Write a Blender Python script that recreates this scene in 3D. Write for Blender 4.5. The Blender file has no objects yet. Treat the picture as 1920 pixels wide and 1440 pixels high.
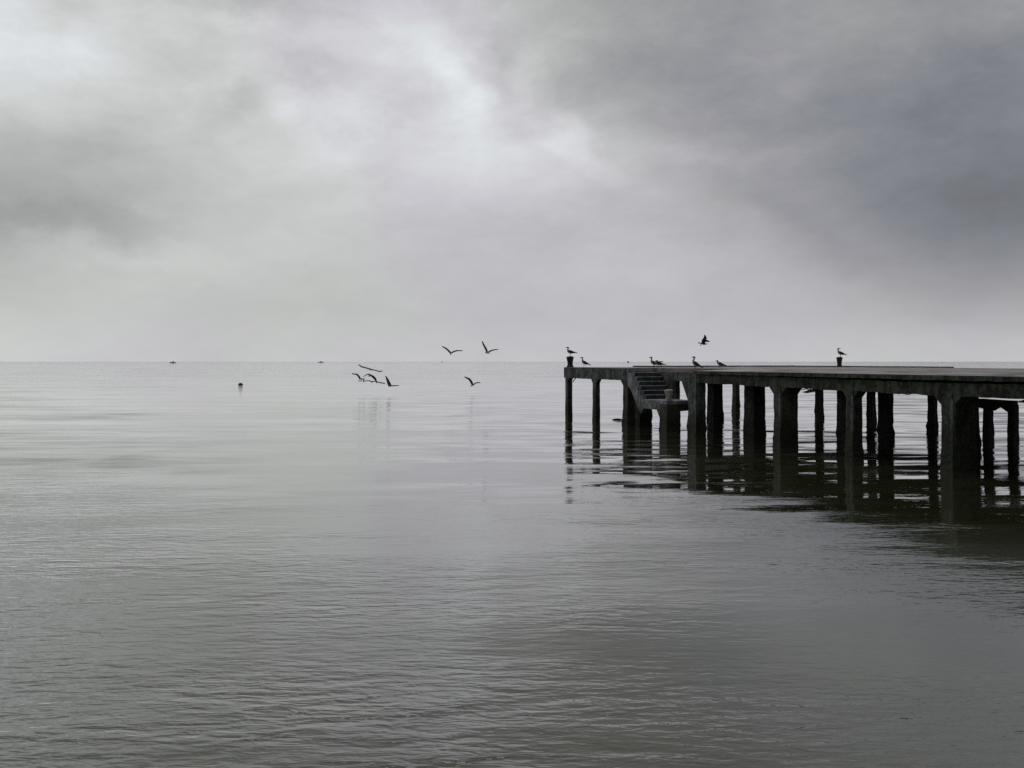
import bpy, bmesh, math, random
from mathutils import Vector, Matrix, noise

random.seed(7)
sc = bpy.context.scene
COL = sc.collection

# ------------------------------------------------------------------ camera
EYE = 2.2                      # eye height above the water, metres
FP = 1663.0                    # focal length in photograph pixels (1920 wide)
cam_d = bpy.data.cameras.new("camera")
cam = bpy.data.objects.new("camera", cam_d)
COL.objects.link(cam)
cam_d.sensor_width = 36.0
cam_d.lens = 36.0 * FP / 1920.0
cam_d.shift_y = -42.0 / 1920.0
cam_d.clip_start = 0.1
cam_d.clip_end = 60000.0
cam.location = (0, 0, EYE)
cam.rotation_euler = (math.radians(90), 0, 0)
sc.camera = cam

sc.view_settings.view_transform = 'Standard'
sc.view_settings.look = 'None'
sc.view_settings.exposure = 0.0
sc.view_settings.gamma = 1.0
sc.view_settings.use_curve_mapping = False
sc.cycles.use_denoising = False
sc.cycles.max_bounces = 6

# ------------------------------------------------------------------ node helpers
class NT:
    """small helper for wiring node trees"""
    def __init__(self, tree):
        self.t = tree
        self.t.nodes.clear()
    def n(self, kind, **kw):
        nd = self.t.nodes.new(kind)
        for k, v in kw.items():
            setattr(nd, k, v)
        return nd
    def l(self, a, b):
        self.t.links.new(a, b)
    def put(self, sock, v):
        if isinstance(v, bpy.types.NodeSocket):
            self.l(v, sock)
        else:
            sock.default_value = v
    def math(self, op, a, b=0.0, c=None, clamp=False):
        nd = self.n('ShaderNodeMath', operation=op, use_clamp=clamp)
        self.put(nd.inputs[0], a)
        self.put(nd.inputs[1], b)
        if c is not None:
            self.put(nd.inputs[2], c)
        return nd.outputs[0]
    def vmath(self, op, a, b=(0, 0, 0), scale=None):
        nd = self.n('ShaderNodeVectorMath', operation=op)
        self.put(nd.inputs[0], a)
        self.put(nd.inputs[1], b)
        if scale is not None:
            self.put(nd.inputs['Scale'], scale)
        return nd.outputs[0]
    def mapping(self, vec, loc=(0, 0, 0), rot=(0, 0, 0), scale=(1, 1, 1), kind='POINT'):
        nd = self.n('ShaderNodeMapping', vector_type=kind)
        self.l(vec, nd.inputs['Vector'])
        nd.inputs['Location'].default_value = loc
        nd.inputs['Rotation'].default_value = rot
        nd.inputs['Scale'].default_value = scale
        return nd.outputs[0]
    def noise(self, vec, scale=1.0, detail=2.0, rough=0.5, out='Fac', distortion=0.0):
        nd = self.n('ShaderNodeTexNoise')
        self.l(vec, nd.inputs['Vector'])
        nd.inputs['Scale'].default_value = scale
        nd.inputs['Detail'].default_value = detail
        nd.inputs['Roughness'].default_value = rough
        nd.inputs['Distortion'].default_value = distortion
        return nd.outputs[out]
    def smooth(self, v, a, b, c=0.0, d=1.0):
        nd = self.n('ShaderNodeMapRange', interpolation_type='SMOOTHSTEP')
        self.put(nd.inputs['Value'], v)
        for k, x in (('From Min', a), ('From Max', b), ('To Min', c), ('To Max', d)):
            self.put(nd.inputs[k], x)
        return nd.outputs['Result']
    def mix(self, f, a, b):
        nd = self.n('ShaderNodeMix', data_type='RGBA')
        self.put(nd.inputs[0], f)
        self.put(nd.inputs[6], a)
        self.put(nd.inputs[7], b)
        return nd.outputs[2]

# ------------------------------------------------------------------ world: Nishita sky behind an overcast cloud deck
world = bpy.data.worlds.new("World")
sc.world = world
world.use_nodes = True
w = NT(world.node_tree)
out = w.n('ShaderNodeOutputWorld')
bg = w.n('ShaderNodeBackground')
WORLD_STRENGTH = 0.1
bg.inputs['Strength'].default_value = WORLD_STRENGTH
w.l(bg.outputs[0], out.inputs['Surface'])
SUN_EL, SUN_AZ = math.radians(58), math.radians(-14)      # azimuth measured from +Y towards +X
sky = w.n('ShaderNodeTexSky', sky_type='NISHITA')
sky.sun_disc = False
sky.sun_elevation = SUN_EL
sky.sun_rotation = SUN_AZ
sky.air_density = 1.0
sky.dust_density = 3.0
tc = w.n('ShaderNodeTexCoord')
sep = w.n('ShaderNodeSeparateXYZ')
w.l(tc.outputs['Generated'], sep.inputs[0])
X, Y, Z = sep.outputs
az = w.math('ARCTAN2', X, Y)
hyp = w.math('SQRT', w.math('ADD', w.math('MULTIPLY', X, X), w.math('MULTIPLY', Y, Y)))
el = w.math('ARCTAN2', Z, hyp)
comb = w.n('ShaderNodeCombineXYZ')
w.l(az, comb.inputs[0]); w.l(el, comb.inputs[1])
ae = comb.outputs[0]
# irregular cloud edges: the direction is warped by noise before the masses are placed
warp1 = w.noise(w.mapping(ae, scale=(1.0, 1.5, 1.0)), 5.0, 5.0, 0.58, 'Color')
warp = w.vmath('SCALE', w.vmath('SUBTRACT', warp1, (0.5, 0.5, 0.5)), scale=0.13)
warp2 = w.noise(w.mapping(ae, loc=(2, 5, 1), scale=(1.0, 1.3, 1.0)), 18.0, 6.0, 0.6, 'Color')
warp2 = w.vmath('SCALE', w.vmath('SUBTRACT', warp2, (0.5, 0.5, 0.5)), scale=0.055)
aeb = w.vmath('ADD', ae, w.vmath('SCALE', warp, scale=0.30))
aew = w.vmath('ADD', ae, w.vmath('ADD', w.vmath('SCALE', warp, scale=0.8), warp2))

def pix(px, py):
    return math.atan((px - 960) / FP), math.atan((678 - py) / FP)

# cloud masses: photograph position, radii, turn in degrees, change in brightness
# broad masses on a loose lattice (x, y, change), then the ragged bright and dark shreds
BROAD = [(-100, -60, -0.010), (240, -60, -0.005), (580, -60, -0.025), (920, -60, -0.047), (1260, -60, -0.102), (1600, -60, -0.120), (1960, -60, -0.164), (-100, 55, 0.072), (240, 55, 0.000), (580, 55, 0.043), (920, 55, 0.053), (1260, 55, -0.012), (1600, 55, 0.001), (1960, 55, -0.014), (-100, 160, 0.085), (240, 160, -0.011), (580, 160, 0.019), (920, 160, -0.038), (1260, 160, -0.141), (1600, 160, -0.045), (1960, 160, -0.169), (-100, 265, 0.039), (240, 265, 0.009), (580, 265, 0.022), (920, 265, 0.121), (1260, 265, 0.028), (1600, 265, -0.097), (1960, 265, -0.054), (-100, 370, -0.030), (240, 370, -0.068), (580, 370, 0.045), (920, 370, -0.031), (1260, 370, -0.057), (1600, 370, -0.087), (1960, 370, -0.145), (-100, 475, -0.099), (240, 475, 0.032), (580, 475, -0.010), (920, 475, 0.004), (1260, 475, 0.019), (1600, 475, -0.051), (1960, 475, -0.165), (-100, 585, 0.038), (240, 585, -0.006), (580, 585, -0.007), (920, 585, -0.016), (1260, 585, -0.024), (1600, 585, -0.022), (1960, 585, -0.024)]
SHREDS = [
    (775, 45, 130, 90, -50, 0.055), (825, 140, 150, 100, -40, 0.06), (875, 205, 140, 60, -42, 0.05), (700, 110, 90, 50, -30, 0.03),
    (1072, 265, 140, 55, -38, 0.065), (620, 200, 200, 130, 0, 0.03), (560, 300, 220, 110, 0, 0.02), (960, 330, 200, 90, -20, 0.025), (985, 170, 60, 110, -20, 0.04), (530, 180, 80, 60, 0, 0.05), (480, 75, 110, 50, -12, 0.045), (450, 145, 90, 35, 20, 0.03),
    (600, 118, 170, 45, -8, -0.045), (470, 0, 220, 70, 0, -0.05), (930, 130, 60, 120, -10, -0.03), (1010, 215, 60, 120, -30, -0.03),
    (440, 215, 120, 50, 30, -0.04), (640, 250, 120, 40, -30, -0.03), (740, 215, 90, 40, -20, -0.03),
    (140, 135, 110, 80, 0, 0.035), (105, 60, 90, 60, 20, -0.035), (110, 455, 300, 45, 3, -0.05), (230, 500, 330, 40, 0, 0.03),
    (690, 330, 200, 60, 20, -0.025), (1280, 300, 110, 26, -20, 0.03), (1540, 470, 300, 60, -30, -0.03), (1430, 120, 760, 330, 0, -0.035), (700, 160, 420, 260, 0, -0.012),
]
MASSES = [(a, b, 430, 190, 0, c) for a, b, c in BROAD] + SHREDS
acc = None
for (px_, py_, rx, ry, rot, amp) in MASSES:
    a0, e0 = pix(px_, py_)
    a1 = a0
    m = w.mapping(aeb if rx == 430 else aew, loc=(a1, e0, 0), rot=(0, 0, math.radians(rot)), scale=(rx / FP, ry / FP, 1.0), kind='TEXTURE')
    g = w.n('ShaderNodeTexGradient', gradient_type='SPHERICAL')
    w.l(m, g.inputs[0])
    v = w.smooth(g.outputs['Fac'], 0.0, 1.0, 0.0, amp)
    acc = v if acc is None else w.math('ADD', acc, v)
# wisps, weaker towards the horizon where the deck is seen through more air
wn = w.noise(w.mapping(ae, rot=(0, 0, 0.3), scale=(1.0, 1.9, 1.0)), 4.5, 7.0, 0.55, 'Fac', 0.3)
wn2 = w.noise(w.mapping(ae, loc=(3.1, 1.7, 0), rot=(0, 0, -0.5), scale=(1.0, 2.0, 1.0)), 13.0, 6.0, 0.66, 'Fac', 0.2)
wamp = w.smooth(el, 0.02, 0.3, 0.045, 0.13)
wis = w.math('MULTIPLY', w.math('SUBTRACT', wn, 0.5), wamp)
wis2 = w.math('MULTIPLY', w.math('SUBTRACT', wn2, 0.5), w.math('MULTIPLY', wamp, 1.15))
val = w.math('ADD', w.math('ADD', w.math('ADD', acc, 0.765), w.smooth(el, 0.0, 0.06, 0.022, 0.0)), w.math('ADD', wis, wis2))
# unseen sky behind the camera, dimmed so the pier faces stay dark
back = w.smooth(Y, -0.5, 0.5, -0.22, 0.0)
over = w.smooth(el, 0.36, 0.60, 0.0, -0.12)               # overhead sky out of view, dimmed to darken the near water
val = w.math('MAXIMUM', w.math('ADD', w.math('ADD', val, over), back), 0.2)
lin = w.math('POWER', val, 2.2)
lav = w.mix(w.smooth(w.noise(ae, 2.2, 2.0, 0.5), 0.42, 0.58), (1.0, 0.985, 1.05, 1), (0.985, 1.01, 0.99, 1))
tint = w.mix(w.smooth(val, 0.50, 0.66), (0.96, 0.995, 1.11, 1), lav)
tint = w.mix(w.smooth(val, 0.80, 0.88), tint, (0.97, 1.0, 1.025, 1))
cloud = w.vmath('SCALE', tint, scale=w.math('MULTIPLY', lin, 0.95 / WORLD_STRENGTH))
thin = w.vmath('SCALE', sky.outputs[0], scale=0.02)        # the little of the clear sky that comes through
w.l(w.vmath('ADD', cloud, thin), bg.inputs['Color'])

# ------------------------------------------------------------------ sun, wide and weak behind the overcast
sun_d = bpy.data.lights.new("sun", 'SUN')
sun_d.energy = 0.5
sun_d.angle = math.radians(35)
sun_d.color = (1.0, 0.97, 0.93)
sun = bpy.data.objects.new("sun", sun_d)
COL.objects.link(sun)
sdir = Vector((math.cos(SUN_EL) * math.sin(SUN_AZ), math.cos(SUN_EL) * math.cos(SUN_AZ), math.sin(SUN_EL)))
sun.rotation_euler = sdir.to_track_quat('Z', 'Y').to_euler()

# ------------------------------------------------------------------ materials
def mat(name):
    m = bpy.data.materials.new(name)
    m.use_nodes = True
    nt = NT(m.node_tree)
    o = nt.n('ShaderNodeOutputMaterial')
    b = nt.n('ShaderNodeBsdfPrincipled')
    nt.l(b.outputs[0], o.inputs['Surface'])
    return m, nt, b

def make_water():
    m, t, b = mat("rain-dimpled sea water")
    geo = t.n('ShaderNodeNewGeometry')
    P = geo.outputs['Position']
    def slope(scale, sy, amp, detail=2.0, rough=0.5, rot=0.0, off=0.0, distortion=0.0):
        c = t.noise(t.mapping(P, loc=(off, off * 0.7, off), rot=(0, 0, rot), scale=(scale, scale * sy, scale)), 1.0, detail, rough, 'Color', distortion)
        return t.vmath('MULTIPLY', t.vmath('SUBTRACT', c, (0.5, 0.5, 0.5)), amp)
    def crest(scale, sy, amp, detail, rough, rot, off, distortion=0.0):
        """true slopes of a height field of long-crested wavelets"""
        e = 0.12
        q = t.mapping(P, loc=(off, off * 0.7, off), rot=(0, 0, rot), scale=(scale, scale * sy, scale))
        h0 = t.noise(q, 1.0, detail, rough, 'Fac', distortion)
        hx = t.noise(t.vmath('ADD', q, (e, 0, 0)), 1.0, detail, rough, 'Fac', distortion)
        hy = t.noise(t.vmath('ADD', q, (0, e, 0)), 1.0, detail, rough, 'Fac', distortion)
        cb = t.n('ShaderNodeCombineXYZ')
        t.l(t.math('MULTIPLY', t.math('SUBTRACT', hx, h0), amp[0] / e), cb.inputs[0])
        t.l(t.math('MULTIPLY', t.math('SUBTRACT', hy, h0), amp[1] / e), cb.inputs[1])
        return cb.outputs[0]
    # calm and ruffled patches
    patch = t.smooth(t.noise(t.mapping(P, loc=(4, 9, 0), scale=(0.05, 0.14, 0.1)), 1.0, 3.0, 0.55), 0.36, 0.66, 0.45, 1.25)
    patch2 = t.smooth(t.noise(t.mapping(P, loc=(14, 3, 0), rot=(0, 0, 0.15), scale=(0.22, 0.8, 0.3)), 1.0, 3.0, 0.55), 0.35, 0.65, 0.55, 1.3)
    fine = crest(4.8, 2.9, (0.06, 0.215), 3.0, 0.55, 0.10, 1.3, 0.4)
    fine2 = crest(1.7, 3.0, (0.03, 0.115), 2.0, 0.5, -0.16, 7.7, 0.3)
    mid = slope(0.42, 3.3, (0.03, 0.30, 0), 2.0, 0.5, 0.08, 3.1, 0.4)
    swell = slope(0.13, 3.4, (0.02, 0.15, 0), 2.0, 0.5, -0.10, 5.9)
    # the shallows by the shore are ruffled, the water further out and under the pier lies calmer
    sp = t.n('ShaderNodeSeparateXYZ'); t.l(P, sp.inputs[0])
    shore = t.math('ADD', sp.outputs[1], t.math('MULTIPLY', sp.outputs[0], 1.1))
    shore = t.math('ADD', shore, t.math('MULTIPLY', t.noise(t.mapping(P, scale=(0.3, 0.3, 0.3)), 1.0, 2.0, 0.5), 5.0))
    ruff = t.smooth(shore, 5.5, 13.0, 1.0, 0.24)
    ruff = t.math('ADD', ruff, t.smooth(sp.outputs[1], 30.0, 170.0, 0.0, 1.9))      # open water takes the breeze again
    longw = t.math('MULTIPLY', t.smooth(sp.outputs[1], 8.0, 17.0, 0.15, 1.0), t.smooth(t.math('ADD', sp.outputs[0], t.math('MULTIPLY', sp.outputs[1], 0.1)), -4.0, 4.0, 0.38, 1.0))
    s = t.vmath('SCALE', t.vmath('ADD', fine, fine2), scale=t.math('MULTIPLY', ruff, t.math('MULTIPLY', patch, patch2)))
    s = t.vmath('ADD', s, t.vmath('SCALE', mid, scale=longw))
    s = t.vmath('ADD', s, swell)
    # raindrop rings and dimples
    vo = t.n('ShaderNodeTexVoronoi', feature='F1', distance='EUCLIDEAN')
    t.l(t.mapping(P, scale=(5.0, 5.0, 5.0)), vo.inputs['Vector'])
    vo.inputs['Scale'].default_value = 1.0
    dist = vo.outputs['Distance']
    rv = t.vmath('SUBTRACT', t.mapping(P, scale=(5.0, 5.0, 5.0)), vo.outputs['Position'])
    ring = t.math('MULTIPLY', t.math('SINE', t.math('MULTIPLY', dist, 55.0)), t.smooth(dist, 0.0, 0.17, 1.0, 0.0))
    sel = t.n('ShaderNodeSeparateColor'); t.l(vo.outputs['Color'], sel.inputs[0])
    pick = t.smooth(sel.outputs[0], 0.72, 0.74, 0.0, 1.0)
    rainn = t.vmath('SCALE', rv, scale=t.math('MULTIPLY', t.math('MULTIPLY', ring, pick), 2.4))
    s = t.vmath('ADD', s, t.vmath('MULTIPLY', rainn, (1, 1, 0)))
    nrm = t.vmath('NORMALIZE', t.vmath('ADD', s, (0, 0, 1)))
    t.l(nrm, b.inputs['Normal'])
    murk = t.noise(t.mapping(P, scale=(0.12, 0.3, 0.2)), 1.0, 3.0, 0.5)
    col = t.mix(murk, (0.028, 0.032, 0.012, 1), (0.060, 0.066, 0.030, 1))
    # water colour lightened at the near right, in place of brighter sky reflection
    painted_lift = t.math('MULTIPLY', t.smooth(sp.outputs[0], 0.4, 3.0), t.smooth(sp.outputs[1], 8.0, 12.5, 1.0, 0.0))
    col = t.mix(painted_lift, col, (0.15, 0.155, 0.125, 1))
    t.l(col, b.inputs['Base Color'])
    b.inputs['Roughness'].default_value = 0.05
    b.inputs['IOR'].default_value = 1.333
    b.inputs['Coat Weight'].default_value = 1.0
    b.inputs['Coat IOR'].default_value = 1.36
    b.inputs['Coat Roughness'].default_value = 0.03
    t.l(nrm, b.inputs['Coat Normal'])
    return m

def make_concrete(name, dark, light, tide=True, rough=0.75, streak=1.0, moss=(0.030, 0.036, 0.018)):
    """wet weathered concrete; weed grows on it below the high-water mark"""
    m, t, b = mat(name)
    geo = t.n('ShaderNodeNewGeometry')
    P = geo.outputs['Position']
    n1 = t.noise(P, 2.3, 6.0, 0.62)
    n2 = t.noise(t.mapping(P, scale=(7.0, 7.0, 1.1)), 1.0, 5.0, 0.6)
    n3 = t.noise(P, 8.0, 5.0, 0.65)
    f = t.math('ADD', t.math('MULTIPLY', n1, 0.35), t.math('ADD', t.math('MULTIPLY', n2, 0.33 * streak), t.math('MULTIPLY', n3, 0.32)))
    col = t.mix(t.smooth(f, 0.43, 0.57), tuple(dark) + (1,), tuple(light) + (1,))
    spots = t.smooth(t.noise(P, 9.0, 4.0, 0.6), 0.60, 0.70)
    col = t.mix(t.math('MULTIPLY', spots, 0.5), col, (0.03, 0.027, 0.02, 1))
    rust = t.smooth(t.noise(t.mapping(P, loc=(5, 5, 5), scale=(1.6, 1.6, 0.7)), 1.0, 4.0, 0.6), 0.60, 0.72)
    col = t.mix(t.math('MULTIPLY', rust, 0.45), col, (0.075, 0.045, 0.024, 1))
    if tide:
        sp = t.n('ShaderNodeSeparateXYZ'); t.l(P, sp.inputs[0])
        edge = t.math('ADD', sp.outputs[2], t.math('MULTIPLY', t.noise(P, 5.0, 4.0, 0.6), 0.9))
        wet = t.smooth(edge, 0.75, 1.5, 1.0, 0.0)
        weed = t.mix(t.noise(P, 14.0, 4.0, 0.6), tuple(0.35 * c for c in moss) + (1,), tuple(1.5 * c for c in moss) + (1,))
        col = t.mix(wet, col, weed)
    t.l(col, b.inputs['Base Color'])
    b.inputs['Roughness'].default_value = rough
    bp = t.n('ShaderNodeBump')
    bp.inputs['Strength'].default_value = 0.7
    bp.inputs['Distance'].default_value = 0.03
    t.l(t.noise(P, 11.0, 6.0, 0.65), bp.inputs['Height'])
    t.l(bp.outputs[0], b.inputs['Normal'])
    return m

def make_deck():
    """worn deck screed with standing rain water"""
    m, t, b = mat("rain-wet deck screed")
    geo = t.n('ShaderNodeNewGeometry')
    P = geo.outputs['Position']
    n1 = t.noise(P, 1.1, 6.0, 0.6)
    col = t.mix(t.smooth(n1, 0.35, 0.65), (0.17, 0.15, 0.14, 1), (0.36, 0.325, 0.31, 1))
    col = t.mix(t.smooth(t.noise(P, 6.0, 4.0, 0.6), 0.55, 0.7), col, (0.06, 0.055, 0.045, 1))
    t.l(col, b.inputs['Base Color'])
    pud = t.smooth(t.noise(t.mapping(P, loc=(2, 4, 0)), 0.45, 3.0, 0.5), 0.42, 0.60, 0.85, 0.30)
    t.l(pud, b.inputs['Roughness'])
    bp = t.n('ShaderNodeBump')
    bp.inputs['Strength'].default_value = 0.5
    bp.inputs['Distance'].default_value = 0.01
    t.l(t.noise(P, 14.0, 5.0, 0.6), bp.inputs['Height'])
    t.l(bp.outputs[0], b.inputs['Normal'])
    return m

def make_plain(name, col, rough=0.6, var=0.35, metallic=0.0, scale=20.0):
    m, t, b = mat(name)
    geo = t.n('ShaderNodeNewGeometry')
    n1 = t.noise(geo.outputs['Position'], scale, 4.0, 0.6)
    a = tuple(c * (1 - var) for c in col) + (1,)
    z = tuple(min(1, c * (1 + var)) for c in col) + (1,)
    t.l(t.mix(n1, a, z), b.inputs['Base Color'])
    b.inputs['Roughness'].default_value = rough
    b.inputs['Metallic'].default_value = metallic
    return m

M = {
    'water': make_water(),
    'deck': make_deck(),
    'head': make_concrete("grey weathered concrete", (0.030, 0.034, 0.030), (0.17, 0.175, 0.17)),
    'main': make_concrete("blackened concrete", (0.006, 0.009, 0.004), (0.090, 0.102, 0.066)),
    'stair': make_concrete("pale scoured concrete", (0.15, 0.155, 0.16), (0.42, 0.425, 0.43)),
    'step': make_concrete("dark step concrete", (0.018, 0.020, 0.018), (0.060, 0.064, 0.060), tide=False),  # step body, far darker than the treads
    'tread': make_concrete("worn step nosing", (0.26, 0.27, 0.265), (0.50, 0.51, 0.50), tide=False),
    'pale': make_concrete("pale worn concrete", (0.28, 0.27, 0.245), (0.55, 0.53, 0.49), tide=False),
    'slime': make_concrete("brown stained concrete", (0.022, 0.020, 0.013), (0.11, 0.088, 0.06)),
    'bollard': make_plain("tarred bollard iron", (0.010, 0.009, 0.008), 0.55, 0.5),
    'rebar': make_plain("rusted reinforcing bar", (0.05, 0.025, 0.015), 0.8, 0.4),
    'g_white': make_plain("pale gull feathers", (0.36, 0.36, 0.38), 0.8, 0.1),
    'g_grey': make_plain("grey gull neck feathers", (0.26, 0.26, 0.28), 0.8, 0.1),
    'g_dark': make_plain("slate black gull feathers", (0.016, 0.016, 0.018), 0.7, 0.3),
    'g_head': make_plain("dark hood feathers", (0.035, 0.034, 0.034), 0.7, 0.3),
    'g_bill': make_plain("gull bill horn", (0.12, 0.085, 0.03), 0.5, 0.2),
    'g_leg': make_plain("gull leg skin", (0.25, 0.22, 0.14), 0.6, 0.2),
    'buoy': make_plain("dirty dark orange buoy plastic", (0.035, 0.014, 0.006), 0.5, 0.4, scale=6),
    'buoy_dark': make_plain("brown buoy float plastic", (0.09, 0.05, 0.025), 0.5, 0.4),  # lower float, a lighter brown than the cap
    'boat': make_plain("dark painted boat hull", (0.03, 0.032, 0.038), 0.6, 0.2, scale=1),
    'cabin': make_plain("weathered boat cabin paint", (0.08, 0.085, 0.09), 0.6, 0.2, scale=1),
    'wood': make_plain("waterlogged wood", (0.02, 0.016, 0.012), 0.6, 0.4),
}

# ------------------------------------------------------------------ object helpers
def tag(o, label=None, cat=None, group=None, kind=None):
    for k, v in (('label', label), ('category', cat), ('group', group), ('kind', kind)):
        if v:
            o[k] = v
    return o

def link(name, bm, mats, parent=None, smooth=False, loc=None, recalc=True):
    me = bpy.data.meshes.new(name)
    if recalc:
        bmesh.ops.recalc_face_normals(bm, faces=bm.faces)
    bm.to_mesh(me)
    bm.free()
    if not isinstance(mats, (list, tuple)):
        mats = [mats]
    for m in mats:
        me.materials.append(m)
    if smooth:
        for p in me.polygons:
            p.use_smooth = True
    o = bpy.data.objects.new(name, me)
    COL.objects.link(o)
    if parent:
        o.parent = parent
    if loc:
        o.location = loc
    return o

def empty(name, loc=(0, 0, 0), rz=0.0):
    o = bpy.data.objects.new(name, None)
    o.location = loc
    o.rotation_euler = (0, 0, rz)
    o.empty_display_size = 0.3
    COL.objects.link(o)
    return o

def roughen(bm, verts, amp, freq=3.0, seed=0.0, keep_top=False):
    zt = max(v.co.z for v in verts) if keep_top else 1e9
    for v in verts:
        p = v.co * freq + Vector((seed, seed * 1.3, seed * 0.7))
        d = noise.noise_vector(p) * amp + noise.noise_vector(p * 3.1) * amp * 0.5
        if keep_top and v.co.z > zt - 1e-4:
            d.z *= 0.15
        v.co += d

def grid_box(bm, x0, x1, y0, y1, z0, z1, step=0.2, amp=0.012, seed=0.0, freq=3.0, keep_top=False, zfun=None, mi=0, bevel=0.0):
    """a box whose faces are divided and roughened, so its edges are worn"""
    def ticks(a, b):
        n = max(1, int(round((b - a) / step)))
        return [a + (b - a) * i / n for i in range(n + 1)]
    xs, ys, zs = ticks(x0, x1), ticks(y0, y1), ticks(z0, z1)
    idx = {}
    def V(i, j, k):
        key = (i, j, k)
        if key not in idx:
            co = Vector((xs[i], ys[j], zs[k]))
            if bevel:
                cnt = (i in (0, len(xs) - 1)) + (j in (0, len(ys) - 1)) + (k in (0, len(zs) - 1))
                if cnt >= 2:
                    c = Vector(((x0 + x1) / 2, (y0 + y1) / 2, (z0 + z1) / 2))
                    for ax, n_, e in ((0, i, len(xs) - 1), (1, j, len(ys) - 1), (2, k, len(zs) - 1)):
                        if n_ == 0: co[ax] += bevel * 0.5
                        elif n_ == e: co[ax] -= bevel * 0.5
            idx[key] = bm.verts.new(co)
        return idx[key]
    nx, ny, nz = len(xs) - 1, len(ys) - 1, len(zs) - 1
    fs = []
    for i in range(nx):
        for j in range(ny):
            for k in (0, nz):
                fs.append(bm.faces.new((V(i, j, k), V(i + 1, j, k), V(i + 1, j + 1, k), V(i, j + 1, k))))
    for i in range(nx):
        for k in range(nz):
            for j in (0, ny):
                fs.append(bm.faces.new((V(i, j, k), V(i + 1, j, k), V(i + 1, j, k + 1), V(i, j, k + 1))))
    for j in range(ny):
        for k in range(nz):
            for i in (0, nx):
                fs.append(bm.faces.new((V(i, j, k), V(i, j + 1, k), V(i, j + 1, k + 1), V(i, j, k + 1))))
    for f in fs:
        f.material_index = mi
    vs = list(idx.values())
    if amp:
        roughen(bm, vs, amp, freq, seed, keep_top)
    if zfun:
        for v in vs:
            v.co.z += zfun(v.co.x, v.co.y)
    return vs

def prism_sz(bm, pts, t0, t1, mi=0, amp=0.0, seed=0.0):
    """polygon given in the (s, z) plane, extruded across the pier from t0 to t1"""
    a = [bm.verts.new((s, t0, z)) for s, z in pts]
    b = [bm.verts.new((s, t1, z)) for s, z in pts]
    n = len(pts)
    f = [bm.faces.new(a), bm.faces.new(list(reversed(b)))]
    for i in range(n):
        f.append(bm.faces.new((a[i], a[(i + 1) % n], b[(i + 1) % n], b[i])))
    for q in f:
        q.material_index = mi
    if amp:
        roughen(bm, a + b, amp, 3.0, seed)

def prism_tz(bm, pts, s0, s1, mi=0):
    a = [bm.verts.new((s0, t, z)) for t, z in pts]
    b = [bm.verts.new((s1, t, z)) for t, z in pts]
    n = len(pts)
    f = [bm.faces.new(a), bm.faces.new(list(reversed(b)))]
    for i in range(n):
        f.append(bm.faces.new((a[i], a[(i + 1) % n], b[(i + 1) % n], b[i])))
    for q in f:
        q.material_index = mi

def loft(bm, rings, seg=10, mi=0, caps=True, up=Vector((0, 1, 0))):
    """rings: (centre, half width along 'up', half height across it, material)"""
    prev = None
    cs = [Vector(r[0]) for r in rings]
    first = last = None
    for i, r in enumerate(rings):
        a = cs[max(0, i - 1)]
        b_ = cs[min(len(cs) - 1, i + 1)]
        tan = (b_ - a).normalized()
        side = up - tan * up.dot(tan)
        side.normalize()
        nor = tan.cross(side)
        vs = []
        for k in range(seg):
            an = 2 * math.pi * k / seg
            vs.append(bm.verts.new(cs[i] + side * (math.cos(an) * r[1]) + nor * (math.sin(an) * r[2])))
        if prev:
            for k in range(seg):
                f = bm.faces.new((prev[k], prev[(k + 1) % seg], vs[(k + 1) % seg], vs[k]))
                f.material_index = r[3] if len(r) > 3 else mi
        else:
            first = vs
        prev = vs
        last = vs
    if caps:
        f = bm.faces.new(first); f.material_index = rings[0][3] if len(rings[0]) > 3 else mi
        f = bm.faces.new(last); f.material_index = rings[-1][3] if len(rings[-1]) > 3 else mi

def lathe(bm, prof, seg=20, mi=0, c=(0, 0, 0)):
    prev = None
    for r, z in prof:
        vs = [bm.verts.new((c[0] + r * math.cos(2 * math.pi * k / seg), c[1] + r * math.sin(2 * math.pi * k / seg), c[2] + z)) for k in range(seg)]
        if prev:
            for k in range(seg):
                bm.faces.new((prev[k], prev[(k + 1) % seg], vs[(k + 1) % seg], vs[k])).material_index = mi
        else:
            bm.faces.new(vs).material_index = mi
        prev = vs
    bm.faces.new(prev).material_index = mi

# ------------------------------------------------------------------ the sea
bm = bmesh.new()
R = 30000
for q in [(-R, -600), (R, -600), (R, R), (-R, R)]:
    bm.verts.new((q[0], q[1], 0))
bm.faces.new(bm.verts)
sea = link('sea', bm, M['water'])
tag(sea, 'calm grey sea dimpled by light rain reaching to the horizon', None, None, 'structure')
for p in sea.data.polygons:
    if p.normal.z < 0:
        p.flip()

# ------------------------------------------------------------------ the pier, in its own frame
# s runs from the seaward end back towards the shore, t across the pier from its near edge, z up
SN, CN = math.sin(math.radians(20.75)), math.cos(math.radians(20.75))
CX, CY = 2.10, 35.5
pier = empty('pier', (CX, CY, 0), math.atan2(-CN, SN))
tag(pier, 'long weathered concrete pier on dark piles with a boat stair cut into its near side', 'pier')

def wpos(s, t, z=0.0):
    return Vector((CX + SN * s + CN * t, CY - CN * s + SN * t, z))
def px_of(s, t):
    p = wpos(s, t)
    return 960 + FP * p.x / p.y
def s_at(px, t):
    r = (px - 960) / FP
    return (r * (CY + SN * t) - CX - CN * t) / (SN + CN * r)

WIDTH = 11.0
S_HEAD, S_MAIN, S_END = 5.25, 9.62, 48.0
NOTCH = 1.15
ZD = 1.98

def zmain(s, t):
    return -0.055 * max(0.0, 1.0 - max(0.0, t) / 1.5) - 0.001

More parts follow.
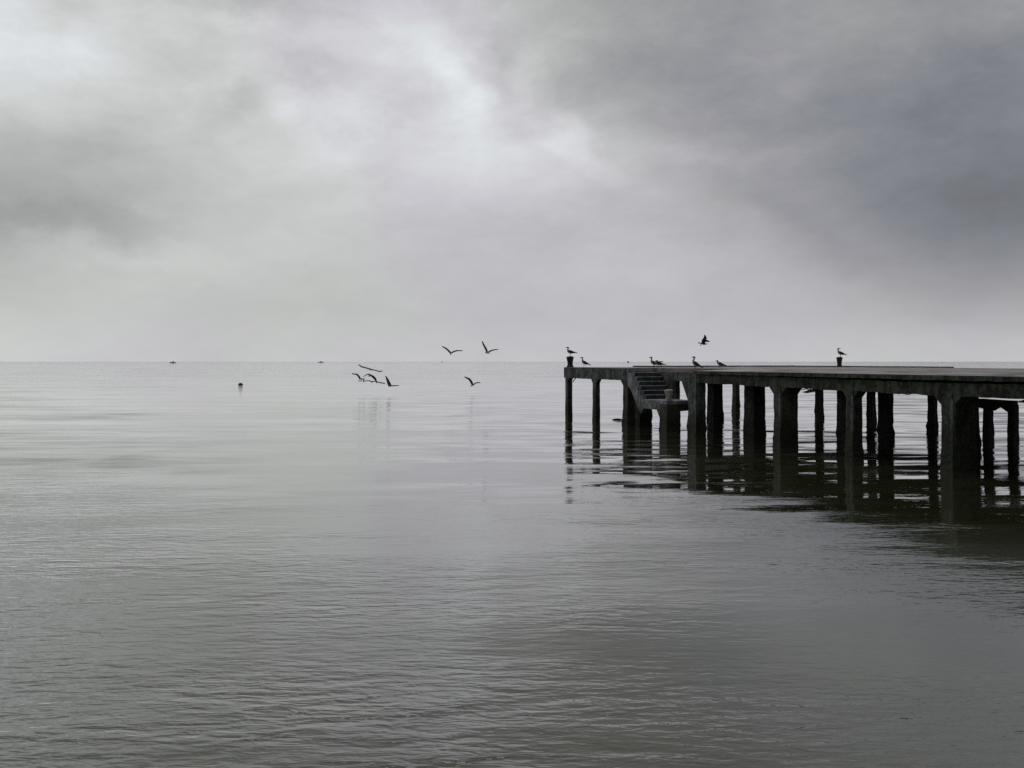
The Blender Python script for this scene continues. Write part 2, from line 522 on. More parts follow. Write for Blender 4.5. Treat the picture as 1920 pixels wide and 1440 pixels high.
# deck of the pier head (with the notch for the stair) and the main deck
bm = bmesh.new()
grid_box(bm, 0.0, S_HEAD, 0.0, WIDTH, 1.84, ZD, 0.45, 0.008, 1.0, keep_top=True)
grid_box(bm, S_HEAD, S_MAIN - 0.02, NOTCH, WIDTH, 1.84, ZD - 0.002, 0.45, 0.008, 2.0, keep_top=True)
link('deck', bm, M['deck'], pier)
bm = bmesh.new()
grid_box(bm, S_MAIN, S_END, -0.10, WIDTH, 1.885, ZD, 0.25, 0.016, 3.0, keep_top=True, zfun=zmain)
bm.normal_update()
for f in bm.faces:
    if f.calc_center_median().y < -0.085 or f.calc_center_median().z < 1.89:
        f.material_index = 1  # dark concrete on the lip edge paints its shadow line
link('deck', bm, [M['deck'], M['main']], pier)

# low kerb round the end and the far side
bm = bmesh.new()
tk = 3.07
grid_box(bm, 0.02, 0.30, tk, WIDTH - 0.02, ZD + 0.003, ZD + 0.05, 0.4, 0.006, 4.0)
grid_box(bm, 0.30, s_at(1777, WIDTH - 0.3), WIDTH - 0.28, WIDTH - 0.02, ZD + 0.003, ZD + 0.045, 0.4, 0.006, 5.0)
link('kerb', bm, M['main'], pier)

# edge beams: pier head front, notch back wall, main front, far side, end
def beam(x0, x1, y0, y1, z0, z1, m, seed, amp=0.02, zfun=None):
    b_ = bmesh.new()
    grid_box(b_, x0, x1, y0, y1, z0, z1, 0.16, amp, seed, 3.5, zfun=zfun)
    return link('beam', b_, m, pier)
beam(-0.015, S_HEAD, -0.015, 0.33, 1.55, 1.965, M['head'], 11, 0.014)
beam(S_HEAD - 0.1, S_MAIN, NOTCH, NOTCH + 0.35, 1.55, 1.838, M['head'], 12, 0.012)
beam(S_MAIN - 0.42, S_END, 0.02, 0.42, 1.56, 1.826, M['main'], 13, 0.022, zfun=lambda x, y: -0.05 * min(1.0, max(0.0, (x - 10.5) / 7.0)))
beam(0.0, 0.35, 0.33, WIDTH, 1.55, 1.838, M['main'], 14, 0.02)
beam(0.4, S_END, WIDTH - 0.4, WIDTH - 0.05, 1.55, 1.838, M['main'], 15, 0.02)
beam(0.4, S_END, 4.6, 4.95, 1.55, 1.838, M['main'], 16, 0.02)
for i, s in enumerate([2.5, 5.0, 10.4, 13.4, 16.1, 18.9, 21.8, 24.7, 27.6]):
    beam(s, s + 0.3, NOTCH + 0.36, 4.59, 1.58, 1.836, M['main'], 20 + i, 0.02)
    beam(s, s + 0.3, 4.96, WIDTH - 0.41, 1.58, 1.836, M['main'], 30 + i, 0.02)

# piles.  each: (left px, right px, t of its near side, length along the pier, material, flared top, top height)
def pile(s0, s1, t0, t1, m, flare=(), ztop=1.56, seed=0.0, fl=0.22, weed=0.02, amp=0.014):
    b_ = bmesh.new()
    vs = grid_box(b_, s0, s1, t0, t1, -1.5, ztop, 0.09, amp, seed, 3.6)
    cs, ct = (s0 + s1) / 2, (t0 + t1) / 2
    for v in vs:                                   # weed and barnacles thicken the foot
        k = max(0.0, min(1.0, (0.62 - v.co.z) / 0.5))
        bump = noise.noise(Vector((v.co.x * 4, v.co.y * 4, v.co.z * 4 + seed)))
        bump += 0.45 * noise.noise(Vector((v.co.x * 11, v.co.y * 11, v.co.z * 11 + seed)))
        g = weed * k * (1 + 1.6 * bump)
        v.co.x += g * (1 if v.co.x > cs else -1)
        v.co.y += g * (1 if v.co.y > ct else -1)
    e = 0.012
    if 'w' in flare:                               # worn corner strip; paler concrete also paints the light its arris catches
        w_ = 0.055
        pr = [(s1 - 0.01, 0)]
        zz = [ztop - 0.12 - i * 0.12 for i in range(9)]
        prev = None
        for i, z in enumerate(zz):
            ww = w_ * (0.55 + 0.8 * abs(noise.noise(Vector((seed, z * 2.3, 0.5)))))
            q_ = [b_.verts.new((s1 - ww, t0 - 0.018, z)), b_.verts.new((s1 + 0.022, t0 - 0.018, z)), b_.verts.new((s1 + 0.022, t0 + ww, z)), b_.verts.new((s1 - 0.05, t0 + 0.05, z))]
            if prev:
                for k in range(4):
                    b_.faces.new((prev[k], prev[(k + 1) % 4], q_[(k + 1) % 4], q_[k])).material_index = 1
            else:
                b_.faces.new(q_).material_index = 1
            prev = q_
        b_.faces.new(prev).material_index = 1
    if 'a' in flare:
        prism_sz(b_, [(s0 - fl, ztop), (s0 + 0.03, ztop), (s0 + 0.03, ztop - fl * 1.15), (s0 - 0.02, ztop - fl * 0.95)], t0 + e, t1 - e, amp=0.008, seed=seed)
    if 'b' in flare:
        prism_sz(b_, [(s1 + fl, ztop), (s1 - 0.03, ztop), (s1 - 0.03, ztop - fl * 1.15), (s1 + 0.02, ztop - fl * 0.95)], t0 + e, t1 - e, amp=0.008, seed=seed)
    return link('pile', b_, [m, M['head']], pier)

def pile_px(xl, xr, t, a, m, flare=(), ztop=1.56, fl=0.22, seed=0.0, weed=0.02, amp=0.014):
    s0 = s_at(xl, t)
    lo, hi = 0.02, 1.6
    for _ in range(40):
        mid = (lo + hi) / 2
        if px_of(s0 + a, t + mid) < xr: lo = mid
        else: hi = mid
    return pile(s0, s0 + a, t, t + lo, m, flare, ztop, seed or xl * 0.37, fl, weed, amp)

H_, D_ = M['head'], M['main']
pile_px(1060, 1073, 0.0, 0.25, H_, 'b', fl=0.12, amp=0.008, weed=0.008)
pile_px(1111, 1125, 0.0, 0.26, H_, 'ab', fl=0.17, amp=0.008, weed=0.008)
pile_px(1168, 1190, 0.0, 0.34, M['slime'], 'a', fl=0.2, amp=0.01)
pile_px(1189, 1222, 1.12, 0.42, D_, '')
pile_px(1253, 1275, 1.5, 0.36, D_, '')
bm = bmesh.new()
grid_box(bm, S_HEAD + 0.02, s_at(1274, NOTCH + 0.15), NOTCH + 0.005, NOTCH + 0.16, 0.72, 1.60, 0.18, 0.012, 44)
link('wall_panel', bm, M['main'], pier)
pl = pile_px(1290, 1323, 0.005, 0.44, H_, '', ztop=1.85)
pile_px(1326, 1355, 4.5, 0.42, D_, '')
pile_px(1373, 1387, 8.6, 0.25, D_, '')
pile_px(1395, 1435, 1.7, 0.5, D_, '')
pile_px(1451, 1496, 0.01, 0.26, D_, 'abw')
pile_px(1528, 1544, 9.2, 0.26, D_, '')
pile_px(1569, 1592, 3.0, 0.35, D_, '')
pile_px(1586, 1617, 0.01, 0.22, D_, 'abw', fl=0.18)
pile_px(1625, 1642, 9.2, 0.26, D_, '')
pile_px(1646, 1675, 4.5, 0.36, D_, '')
pile_px(1739, 1758, 8.0, 0.28, D_, '')
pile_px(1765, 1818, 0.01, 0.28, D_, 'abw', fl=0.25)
pile_px(1808, 1836, 4.2, 0.36, D_, '')
for s in (21.9, 24.8, 27.8, 31.0, 35.0):
    pile(s, s + 0.4, 0.01, 0.42, D_, 'ab', seed=s)
for s in (27.0, 30.0, 33.0):
    pile(s, s + 0.4, 4.5, 4.9, D_, '', seed=s)
# raking bracket beside the stair bay
bm = bmesh.new()
ba, bb = s_at(1278.5, 0.03), s_at(1290, 0.03)
prism_sz(bm, [(ba - 0.02, 1.62), (9.24, 1.62), (9.24, 1.0), (bb, 1.0), (ba, 1.56)], 0.03, 0.38, amp=0.004)
link('bracket', bm, D_, pier)

# boat stair: six treads down to a landing cut into the near side
ZL = 0.945
stair = empty('staircase')
stair.parent = pier
S0, RUN, N = 5.33, 0.160, 6
rise = (ZD - ZL) / (N + 1)
bm = bmesh.new()
pts = [(S0 - 0.12, ZD - 0.02)]
for i in range(N):
    s = S0 + RUN * i
    z = ZD - rise * (i + 1)
    pts += [(s + 0.03, z + rise - 0.02), (s + 0.03, z - 0.02)]
pts += [(S0 + RUN * N + 0.03, ZL + rise - 0.02), (S0 + RUN * N + 0.03, ZL - 0.005),
        (S0 + RUN * N + 0.12, ZL - 0.005), (S0 + RUN * N + 0.12, 0.66), (6.26, 0.46), (6.13, 0.52), (5.50, 1.26), (S0 - 0.12, 1.42)]
prism_sz(bm, pts, 0.004, 0.16)
link('stringer', bm, M['stair'], stair)
for i in range(N):
    s = S0 + RUN * i
    z = ZD - rise * (i + 1)
    b_ = bmesh.new()
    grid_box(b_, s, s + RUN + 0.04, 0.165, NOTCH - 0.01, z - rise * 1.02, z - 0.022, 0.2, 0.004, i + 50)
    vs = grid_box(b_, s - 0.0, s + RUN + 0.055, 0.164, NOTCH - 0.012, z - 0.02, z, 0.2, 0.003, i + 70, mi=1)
    link('step', b_, [M['step'], M['tread']], stair)
# landing slab, its beams and piles
bm = bmesh.new()
SL0, SL1 = S0 + RUN * N + 0.12, 7.92
grid_box(bm, SL0 + 0.005, SL1, 0.0, NOTCH + 0.0, ZL - 0.10, ZL, 0.2, 0.006, 81, keep_top=True)
grid_box(bm, SL0 + 0.01, SL1 - 0.36, 0.004, 0.30, 0.64, ZL - 0.102, 0.15, 0.010, 82)
prism_sz(bm, [(SL1 - 0.68, 0.66), (SL1 - 0.42, 0.66), (SL1 - 0.42, 0.30), (SL1 - 0.49, 0.40)], 0.015, 0.285)
link('landing', bm, M['stair'], pier)
bm = bmesh.new()
grid_box(bm, SL1 - 0.34, SL1 - 0.01, 0.40, NOTCH + 0.02, 0.62, ZL - 0.102, 0.15, 0.014, 83)
grid_box(bm, SL1 - 0.34, SL1 + 0.3, NOTCH - 0.25, NOTCH + 0.0, 0.63, ZL - 0.105, 0.15, 0.014, 84)
link('beam', bm, M['slime'], pier)
pile(SL1 - 0.41, SL1 + 0.02, -0.01, 0.44, M['slime'], '', ztop=ZL - 0.10, seed=91)

# low broken landing on the far side, seen under the deck
sa, sb = s_at(1843, 7.4), s_at(1889, 7.4)
pile(sa, sa + 0.2, 7.4, 7.58, D_, '', ztop=1.0, seed=101, weed=0.01)
pile(sb, sb + 0.2, 7.4, 7.60, D_, '', ztop=1.0, seed=102, weed=0.01)
bm = bmesh.new()
prism_sz(bm, [(sa - 0.25, 1.12), (sb + 0.19, 1.10), (sb + 0.19, 0.80), (sb + 0.0, 0.78), (sb - 0.25, 0.92), (sa + 0.5, 0.92), (sa + 0.26, 0.78), (sa - 0.25, 0.88)], 7.39, 7.57, amp=0.008)
link('low_beam', bm, M['slime'], pier)

# broken concrete and bars hanging from the beams
def shard(xl, xr, t, z, dz, name='broken_concrete', thick=0.05, seed=0):
    rr = random.Random(seed)
    b_ = bmesh.new()
    a, c = s_at(xl, t), s_at(xr, t)
    n = 7
    rings = []
    for i in range(n + 1):
        f = i / n
        h = thick * (0.35 + 0.65 * math.sin(math.pi * min(1, max(0.04, f)))) * rr.uniform(0.7, 1.2)
        rings.append(((a + (c - a) * f, t + 0.1, z + dz * f + rr.uniform(-0.01, 0.01)), 0.08, h))
    loft(b_, rings, 7)
    return link(name, b_, M['main'], pier)
def bar(pts, r=0.008):
    b_ = bmesh.new()
    loft(b_, [(p, r, r) for p in pts], 6)
    return link('rebar', b_, M['rebar'], pier)
shard(1503, 1529, 0.1, 1.43, 0.10, seed=1, thick=0.045)
a = s_at(1498, 0.15)
bar([(a, 0.15, 1.56), (a + 0.12, 0.15, 1.50), (a + 0.30, 0.16, 1.52), (a + 0.42, 0.15, 1.49)], 0.012)
a = s_at(1679, 0.15)
bar([(a, 0.1, 1.545), (a + 0.15, 0.1, 1.50), (a + 0.22, 0.1, 1.515), (a + 0.40, 0.1, 1.495), (a + 0.55, 0.12, 1.53)], 0.010)
a = s_at(1900, 0.15)
shard(1906, 1930, 0.1, 1.45, 0.06, seed=3, thick=0.03)
bar([(0.30, 0.1, 1.56), (0.42, 0.1, 1.50), (0.60, 0.1, 1.545)], 0.012)
a = s_at(1074, 0.05)
bar([(a, 0.05, 1.40), (a + 0.28, 0.05, 1.56)], 0.018)

# ------------------------------------------------------------------ bollards
def bollard(s, t, z, h, r, m, label, turn=0.0, dome=0.035):
    b_ = bmesh.new()
    lathe(b_, [(r * 0.95, 0), (r * 0.92, 0.03), (r * 0.70, 0.10), (r * 0.72, h * 0.42), (r * 0.93, h * 0.80), (r * 1.0, h * 0.90), (r * 0.97, h * 0.935), (r * 0.6, h * 0.98), (r * 0.15, h)], 10)
    roughen(b_, list(b_.verts), 0.008, 6.0, s)
    o = link('bollard', b_, m, None, loc=wpos(s, t, z))
    o.rotation_euler.z = turn
    tag(o, label, 'bollard', 'mooring bollards along the pier')
    return o
bollard(0.17, 0.17, ZD - 0.005, 0.44, 0.148, M['bollard'], 'black tapered bollard on the outermost corner of the pier with a gull on top')
bollard(SL1 - 0.16, 0.17, ZL - 0.005, 0.375, 0.150, M['pale'], 'pale worn concrete bollard at the foot of the boat stair')
bollard(s_at(1574, WIDTH - 0.35), WIDTH - 0.35, ZD - 0.005, 0.42, 0.128, M['bollard'], 'black tapered bollard on the far edge of the long deck with a gull on top')

# ------------------------------------------------------------------ gulls
GM = [M['g_white'], M['g_grey'], M['g_dark'], M['g_head'], M['g_bill'], M['g_leg']]
U = 0.0213                      # one photograph pixel at the pier head

def gull_standing(s, t, z, label, size=1.0, pitch=0.0, head=(0, 0), turned=False, legs=4.2, spread=1.3, ry=0.0, tucked=False, wing_up=False, flip=False):
    """gull facing -X with its feet at the origin"""
    b_ = bmesh.new()
    c, sn = math.cos(pitch), math.sin(pitch)
    def body(x, z_):            # the trunk tips about the hips
        x, zz = x, z_ - 7.4
        return (x * c - zz * sn, 7.4 - 4.2 + legs + x * sn + zz * c)
    def P(x, z_, y=0.0):
        X_, Z_ = body(x, z_)
        return Vector((X_ * U, y * U, Z_ * U))
    hx, hz = head
    def Hd(x, z_, k=1.0):
        X_, Z_ = body(-4.2, 11.0)
        return Vector(((X_ + x + hx * k) * U, 0, (Z_ + z_ + hz * k) * U))
    if tucked:
        rings = [((P(1.8, 10.4)), 0.15 * U, 0.15 * U, 4), ((P(0.2, 11.0)), 0.5 * U, 0.4 * U, 4), ((P(-0.5, 11.3)), 1.2 * U, 1.1 * U, 1),
                 ((P(-1.8, 11.5)), 1.5 * U, 1.4 * U, 0), ((P(-3.0, 11.0)), 1.6 * U, 1.5 * U, 0)]
    else:
        d = -1 if not turned else 1
        rings = [((Hd(0.6 + d * 5.0, 4.1)), 0.16 * U, 0.18 * U, 4), ((Hd(0.6 + d * 4.2, 4.5)), 0.30 * U, 0.36 * U, 4),
                 ((Hd(0.6 + d * 2.6, 4.6)), 0.42 * U, 0.50 * U, 4), ((Hd(0.6 + d * 1.7, 4.7)), 0.95 * U, 1.0 * U, 3),
                 ((Hd(0.6 + d * 0.4, 4.8)), 1.35 * U, 1.45 * U, 3), ((Hd(0.6 - d * 0.8, 4.1)), 1.2 * U, 1.2 * U, 3),
                 ((Hd(0.4, 2.3, 0.7)), 1.05 * U, 1.05 * U, 1), ((Hd(0.0, 0.6, 0.3)), 1.35 * U, 1.35 * U, 1)]
    rings += [((P(-3.5, 10.0)), 2.0 * U, 2.1 * U, 0), ((P(-2.0, 8.7)), 2.6 * U, 2.8 * U, 0), ((P(0.5, 7.8)), 2.8 * U, 3.0 * U, 0),
              ((P(3.2, 7.3)), 2.4 * U, 2.4 * U, 0), ((P(6.0, 6.9)), 1.6 * U, 1.5 * U, 0), ((P(8.8, 6.6)), 1.2 * U, 0.7 * U, 0),
              ((P(11.6, 6.2)), 1.3 * U, 0.35 * U, 2), ((P(12.6, 6.0)), 1.1 * U, 0.15 * U, 2)]
    loft(b_, rings, 12)
    # dark back and folded wings
    loft(b_, [(P(-3.0, 10.9), 0.6 * U, 0.5 * U, 2), (P(-1.8, 10.5), 2.1 * U, 1.1 * U, 2), (P(1.0, 9.5), 2.7 * U, 1.5 * U, 2),
              (P(4.5, 8.3), 2.2 * U, 1.2 * U, 2), (P(8.5, 7.1), 1.3 * U, 0.8 * U, 2), (P(12.8, 6.2), 0.3 * U, 0.25 * U, 2)], 10)
    for y in (-1, 1):
        loft(b_, [(P(-2.9, 10.0, y * 2.0), 0.3 * U, 0.5 * U, 2), (P(-1.8, 9.2, y * 2.5), 0.45 * U, 1.7 * U, 2), (P(1.2, 8.4, y * 2.8), 0.45 * U, 2.1 * U, 2),
                  (P(4.8, 7.6, y * 2.5), 0.4 * U, 1.5 * U, 2), (P(8.5, 6.7, y * 1.6), 0.3 * U, 0.9 * U, 2), (P(13.8, 5.8, y * 0.7), 0.15 * U, 0.25 * U, 2)], 8)
        if wing_up and y < 0:
            loft(b_, [(P(1.5, 10.0, y * 1.8), 0.3 * U, 0.9 * U, 2), (P(5.0, 10.7, y * 1.8), 0.3 * U, 0.8 * U, 2), (P(8.0, 11.2, y * 1.6), 0.2 * U, 0.3 * U, 2)], 8)
        fx = 0.6 * y * spread
        hip = P(0.4 + fx * 0.5, 5.6, y * 1.0)
        foot = Vector((fx * U, y * 1.0 * U, 0.1 * U))
        knee = hip.lerp(foot, 0.45) + Vector((0.35 * U, 0, 0))
        loft(b_, [(hip + Vector((0, 0, 0.6 * U)), 0.75 * U, 0.75 * U, 0), (hip, 0.35 * U, 0.35 * U, 5), (knee, 0.26 * U, 0.26 * U, 5), (foot, 0.24 * U, 0.24 * U, 5)], 6)
        for an in (-0.5, 0.0, 0.5):
            tip = foot + Vector((-1.5 * math.cos(an) * U, 1.5 * math.sin(an) * U, 0))
            loft(b_, [(foot + Vector((0.2 * U, 0, 0)), 0.2 * U, 0.15 * U, 5), (tip, 0.15 * U, 0.08 * U, 5)], 5)
    o = link('gull', b_, GM, None, smooth=True, loc=wpos(s, t, z))
    o.scale = (size * 1.05, size * 1.05, size * 1.05)
    o.rotation_euler.z = ry
    tag(o, label, 'gull', 'gulls resting on the pier')
    return o

gull_standing(0.17, 0.17, ZD + 0.43, 'gull perched on the black bollard at the outermost corner of the pier')
gull_standing(s_at(1095.5, 0.5), 0.5, ZD, 'slim gull standing on the bare deck just right of the corner bollard', 0.95, pitch=-0.22, head=(-0.9, 0.6), legs=4.8, spread=3.0)
gull_standing(s_at(1225.5, 1.7), 1.7, ZD, 'upright gull of the close pair above the boat stair, its head raised', 1.0, pitch=-0.15, head=(-0.3, 0.6), legs=3.9)
gull_standing(s_at(1233.5, 1.45), 1.45, ZD, 'hunched gull of the close pair above the boat stair, head tucked into its back', 1.0, pitch=-0.06, legs=3.6, tucked=True, wing_up=True)
gull_standing(s_at(1303.5, 1.6), 1.6, ZD, 'lone long-necked gull above the stone pillar right of the boat stair', 1.0, pitch=-0.32, head=(1.0, 0.9), legs=2.9)
gull_standing(s_at(1349.5, 3.2), 3.2, ZD, 'small crouched gull, the rightmost bird standing directly on the deck', 0.85, pitch=-0.08, head=(-0.6, -2.6), legs=3.6)
gull_standing(s_at(1575.5, WIDTH - 0.35), WIDTH - 0.35, ZD + 0.405, 'gull looking back over its shoulder on the far-edge bollard', 0.97, pitch=-0.12, head=(-0.8, 0.0), turned=True, legs=3.6)

def gull_flying(px, py, depth, label, wings, body, scale_px=None, legs=None, neck=None):
    """px, py: where the breast is in the photograph; wings and body are offsets in photograph pixels at that distance"""
    k = depth / FP
    c = Vector(((px - 960) * k, depth, EYE - (py - 678) * k))
    b_ = bmesh.new()
    V3 = lambda q: Vector((q[0] * k, q[2] if len(q) > 2 else 0.0, -q[1] * k))
    loft(b_, [(V3(q), q[3] * k, q[4] * k, q[5]) for q in body], 10, up=Vector((0.02, 0, 1)) if abs(V3(body[-1]).y - V3(body[0]).y) > 0.2 else Vector((0, 1, 0)))
    for wg in wings:
        # each: x, y, depth offset, chord vector (x px, y px, depth m), half thickness m
        prev = None
        for i, (x, y, d, cx, cy, cd, th) in enumerate(wg):
            cc = V3((x, y, d))
            ch = Vector((cx * k, cd, -cy * k)) * 0.5
            j = max(0, i - 1); n_ = min(len(wg) - 1, i + 1)
            tan = (V3(wg[n_][:3]) - V3(wg[j][:3])).normalized()
            nor = ch.cross(tan).normalized() * th
            vs = [b_.verts.new(cc - ch), b_.verts.new(cc - ch * 0.4 + nor), b_.verts.new(cc + ch * 0.4 + nor * 0.7), b_.verts.new(cc + ch),
                  b_.verts.new(cc + ch * 0.4 - nor * 0.7), b_.verts.new(cc - ch * 0.4 - nor)]
            if prev:
                for q in range(6):
                    b_.faces.new((prev[q], prev[(q + 1) % 6], vs[(q + 1) % 6], vs[q])).material_index = 2
            else:
                b_.faces.new(vs).material_index = 2
            prev = vs
        b_.faces.new(prev).material_index = 2
    if legs:
        for yo in (-0.02, 0.02):
            pts = [V3((q[0], q[1], yo)) for q in legs]
            loft(b_, [(p, 0.3 * k, 0.3 * k, 5) for p in pts] + [(pts[-1] + Vector((-0.6 * k, 0, -0.4 * k)), 0.7 * k, 0.4 * k, 5)], 6)
    o = link('gull', b_, GM, None, smooth=False, loc=c)
    tag(o, label, 'gull', 'gulls flying low over the sea')
    return o

def spanwise(pts, th, depth_out=0.0, cd=0.26, lift=None):
    """wing seen nearly edge on; th = visible thickness in px at each point"""
    n = len(pts)
    res = []
    for i, (x, y) in enumerate(pts):
        f = i / (n - 1)
        chord = cd * (1.0 - 0.65 * f * f)
        if i == n - 1: chord *= 0.35
        # chord leans across the line of the wing so the photographer sees a narrow strip
        a, b_ = pts[max(0, i - 1)], pts[min(n - 1, i + 1)]
        dx, dy = b_[0] - a[0], b_[1] - a[1]
        L = math.hypot(dx, dy) or 1
        res.append((x, y, depth_out * f, -dy / L * th[i] * 1.4, dx / L * th[i] * 1.4, chord, 0.024))
    return res

def body_end_on(r=1.6, z=0.0, heading=1):
    """trunk pointing to or from the camera: depth offsets in metres"""
    return [(0, z, -0.26, 0.2, 0.2, 4), (0, z, -0.19, 0.8, 0.8, 3), (0, z, -0.14, 1.0, 1.0, 0), (0, z + 0.1, -0.05, r, r, 0), (0, z + 0.1, 0.06, r, r, 0),
            (0, z, 0.18, r * 0.7, r * 0.5, 0), (0, z, 0.28, 1.1, 0.3, 2)]

def body_side(x0, x1, y, r=1.5, z1=None):
    """trunk seen from the side, bill at x0, tail at x1 (px)"""
    d = x1 - x0
    z1 = y if z1 is None else z1
    Q = lambda f, rr, rv, m: (x0 + d * f, y + (z1 - y) * f, 0.0, rr, rv, m)
    return [Q(0, 0.2, 0.2, 4), Q(0.08, 0.4, 0.35, 4), Q(0.14, 0.9, 0.9, 3), Q(0.24, 0.8, 0.8, 1), Q(0.36, r, r, 0), Q(0.55, r, r, 0), Q(0.78, r * 0.6, r * 0.5, 0), Q(1.0, 1.0, 0.25, 2)]

# two gulls above the horizon
gull_flying(845.0, 663.5, 56.0, 'gull with shallow arched wings above the horizon, left of the two in the sky',
            [spanwise([(0, -1.5), (-5, -7), (-10, -11), (-16.5, -14)], [2.2, 2.2, 2.0, 1.2], 0.1), spanwise([(1, -1.5), (5, -4), (11, -6), (22.5, -6)], [1.8, 1.7, 1.6, 1.0], 0.1)],
            body_end_on(1.4, 0.2))
gull_flying(914.5, 661.0, 54.0, 'gull with one wing steeply raised above the horizon, right of the two in the sky',
            [spanwise([(-1, -1), (-4, -8), (-7.5, -14), (-10.5, -21)], [2.6, 2.6, 2.3, 1.4], 0.12, 0.28), spanwise([(1, -0.5), (6, -3.5), (12, -5.2), (20, -6)], [1.8, 1.7, 1.4, 0.8], 0.1)],
            body_side(-5.5, 4.5, 0.0, 1.35, 1.3))
# alone, low over the water
gull_flying(886.5, 722.0, 60.0, 'lone low gull over the water under the two flying in the sky',
            [spanwise([(0, 0), (-3.5, -7), (-6.5, -11), (-15.5, -15.5)], [2.6, 3.0, 2.8, 1.4], 0.1, 0.3), spanwise([(1, -0.3), (5, -3.6), (9, -4.6), (14, -4.3)], [1.6, 1.4, 1.5, 1.2], 0.1)],
            body_side(-5.0, 2.0, 1.4, 0.9))
# the flock of five low over the water
gull_flying(694.5, 692.3, 57.0, 'topmost gull of the low flock, wings held in one straight slanting line',
            [spanwise([(0, 0), (-7, -2.2), (-17, -4.8), (-23, -8.8)], [1.6, 1.6, 1.6, 1.0], 0.1), spanwise([(0, 0), (9, 2.0), (16, 4.2), (22.5, 3.6)], [1.6, 1.6, 1.6, 1.0], 0.1)],
            body_end_on(1.0, 1.0))
gull_flying(676.5, 712.0, 60.0, 'leftmost gull of the low flock with crooked wings',
            [spanwise([(-1, -1), (-4, -6.5), (-7.5, -10), (-17, -11.3)], [1.8, 2.0, 2.0, 1.2], 0.1), spanwise([(0, -0.5), (3, -1.5), (6.5, -1.8), (5.5, 4.0)], [1.8, 1.6, 2.2, 2.0], -0.1, 0.28)],
            body_side(-6.0, 4.5, 2.3, 0.9))
gull_flying(697.5, 715.6, 61.0, 'lowest gull in the middle of the low flock with flat outspread wings',
            [spanwise([(0, 0), (-6, -1.8), (-12, -1.6), (-17, -0.8)], [1.0, 1.0, 1.0, 0.7], 0.1, 0.2), spanwise([(0, -0.4), (7, -0.4), (14, 1.6), (24, 3.6)], [1.0, 1.0, 1.6, 1.3], 0.1, 0.24)],
            body_end_on(1.3, 0.5))
gull_flying(694.0, 704.6, 59.0, 'gull of the low flock with both wings arched down like a bow',
            [spanwise([(0, -1.5), (-4, -3.2), (-8, -1.8), (-13, 1.8)], [2.0, 1.6, 1.0, 0.6], 0.1, 0.22), spanwise([(0, -1.6), (6, 2.0), (10, 6.0), (13.5, 14.0)], [2.4, 3.8, 3.6, 1.2], -0.1, 0.3)],
            body_side(-4.2, 3.0, 0.6, 0.9))
gull_flying(731.5, 723.4, 59.0, 'rightmost gull of the low flock with one wing thrown up in a steep L shape',
            [spanwise([(0, 0.5), (-3, -6), (-5.5, -12), (-8.8, -18.5)], [3.6, 3.4, 2.4, 1.0], 0.1, 0.32), spanwise([(1, 0), (6, 0), (11, -0.2), (16.5, -0.2)], [1.7, 1.5, 1.2, 0.9], 0.1, 0.22)],
            body_end_on(1.5, 0.4))
# braking above the pier with its legs down
gz = 1 / 19.2
def q(x, y): return ((x - 740) * gz, (y - 650) * gz)
W1 = []
for (x, y, d, ch, th) in [(735, 650, -0.02, 150, 0.012), (735, 560, -0.10, 150, 0.012), (752, 500, -0.16, 140, 0.010), (775, 450, -0.20, 120, 0.010), (758, 395, -0.24, 85, 0.008), (732, 342, -0.28, 26, 0.006)]:
    a_ = q(x, y); W1.append((a_[0], a_[1], d, ch * gz, ch * gz * 0.15, 0.05, th))
W2 = []
for (x, y, d, ch, th) in [(765, 610, 0.02, 75, 0.012), (830, 562, 0.10, 60, 0.012), (900, 555, 0.16, 78, 0.010), (960, 565, 0.20, 60, 0.010), (1030, 587, 0.24, 12, 0.006)]:
    a_ = q(x, y); W2.append((a_[0], a_[1], d, ch * gz * 0.25, ch * gz, 0.05, th))
bd = [(545, 618, .3, .3, 4), (562, 622, .8, .7, 3), (585, 630, 1.2, 1.2, 3), (610, 640, .75, .75, 1), (645, 652, 1.2, 1.1, 0), (700, 665, 1.7, 1.6, 0), (780, 675, 1.7, 1.6, 2), (840, 672, 1.1, 1.0, 2), (885, 662, 1.2, .5, 2), (905, 680, 1.1, .2, 2)]
gull_flying(1280 + 740 / 19.2, 610 + 650 / 19.2, 34.0, 'gull braking above the pier with raised wings and dangling legs', [W1, W2],
            [(*q(x, y), 0.0, a_, b__, m_) for x, y, a_, b__, m_ in bd], legs=[q(655, 665), q(652, 705), q(650, 745)])

# ------------------------------------------------------------------ floating things
def at(px, depth, z=0.0):
    return Vector(((px - 960) / FP * depth, depth, z))

b0 = empty('buoy', at(451, 83.0))
bm = bmesh.new()
lathe(bm, [(0.213, 0.012), (0.212, 0.05), (0.195, 0.11), (0.155, 0.165), (0.10, 0.20), (0.03, 0.215)], 20)
link('cap', bm, M['buoy'], b0, smooth=True)
bm = bmesh.new()
lathe(bm, [(0.05, -0.2), (0.17, -0.12), (0.205, -0.03), (0.212, 0.010)], 20)
link('float', bm, M['buoy_dark'], b0, smooth=True)
tag(b0, 'small round dark mooring buoy floating alone on the open water', 'buoy')

bm = bmesh.new()
loft(bm, [((-0.20, 0, 0.0), 0.02, 0.01), ((-0.10, 0.02, 0.01), 0.06, 0.02), ((0.02, 0, 0.018), 0.07, 0.022), ((0.13, -0.02, 0.01), 0.05, 0.015), ((0.20, 0, 0.0), 0.02, 0.008)], 8)
dw = link('driftwood', bm, M['wood'], None, smooth=True, loc=at(1158, 33.7))
tag(dw, 'small dark piece of flotsam on the water just left of the stair piles', 'driftwood')

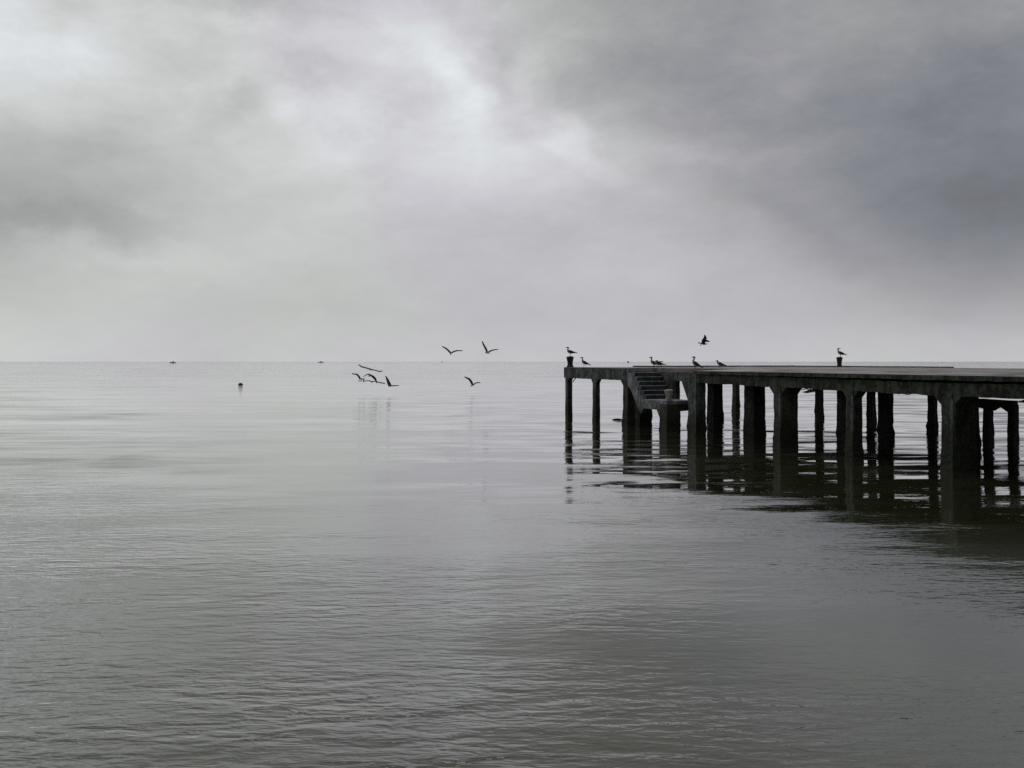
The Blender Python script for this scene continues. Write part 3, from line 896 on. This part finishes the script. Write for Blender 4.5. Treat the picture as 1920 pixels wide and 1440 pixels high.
def boat(px, depth, L, Hh, label, cab=(-0.05, 0.16), mast=0.0):
    e = empty('fishing_boat', at(px, depth))
    h = Hh
    b_ = bmesh.new()
    st = [(-0.5, 0.10, 1.25), (-0.35, 0.85, 1.0), (0.0, 1.0, 0.85), (0.35, 0.95, 0.9), (0.5, 0.75, 1.0)]
    prev = None
    W_ = L * 0.13
    for f, wd, hh in st:
        ring = [b_.verts.new((f * L, -W_ * wd, h * 0.42 * hh)), b_.verts.new((f * L, -W_ * wd * 0.6, -0.2)), b_.verts.new((f * L, W_ * wd * 0.6, -0.2)), b_.verts.new((f * L, W_ * wd, h * 0.42 * hh))]
        if prev:
            for i_ in range(4):
                b_.faces.new((prev[i_], prev[(i_ + 1) % 4], ring[(i_ + 1) % 4], ring[i_]))
        else:
            b_.faces.new(ring)
        prev = ring
    b_.faces.new(prev)
    link('hull', b_, M['boat'], e)
    b_ = bmesh.new()
    grid_box(b_, (cab[0] - 0.02) * L, cab[1] * L, -W_ * 0.6, W_ * 0.6, h * 0.36, h * 0.82, 3.0, 0)
    grid_box(b_, (cab[0] - 0.04) * L, (cab[1] + 0.02) * L, -W_ * 0.7, W_ * 0.7, h * 0.822, h * 0.88, 3.0, 0)
    link('cabin', b_, M['cabin'], e)
    if mast:
        b_ = bmesh.new()
        loft(b_, [((cab[1] * L * 0.6, 0, h * 0.86), 0.1, 0.1), ((cab[1] * L * 0.6, 0, h * mast), 0.07, 0.07)], 6, up=Vector((0, 1, 0)))
        link('mast', b_, M['boat'], e)
    tag(e, label, 'boat', 'small fishing boats on the horizon')
    return e
boat(324, 1500, 10.5, 2.9, 'dark fishing boat on the horizon, leftmost of the distant boats', mast=1.3)
boat(601.5, 2200, 14.0, 3.2, 'low fishing boat on the horizon between the leftmost boat and the flying gulls', cab=(-0.1, 0.2), mast=1.15)
boat(829, 2600, 4.5, 2.4, 'faint tiny boat on the horizon below the left sky gull')
boat(1178, 2400, 6.0, 4.2, 'tiny boat on the horizon seen above the pier head', cab=(-0.3, 0.1))
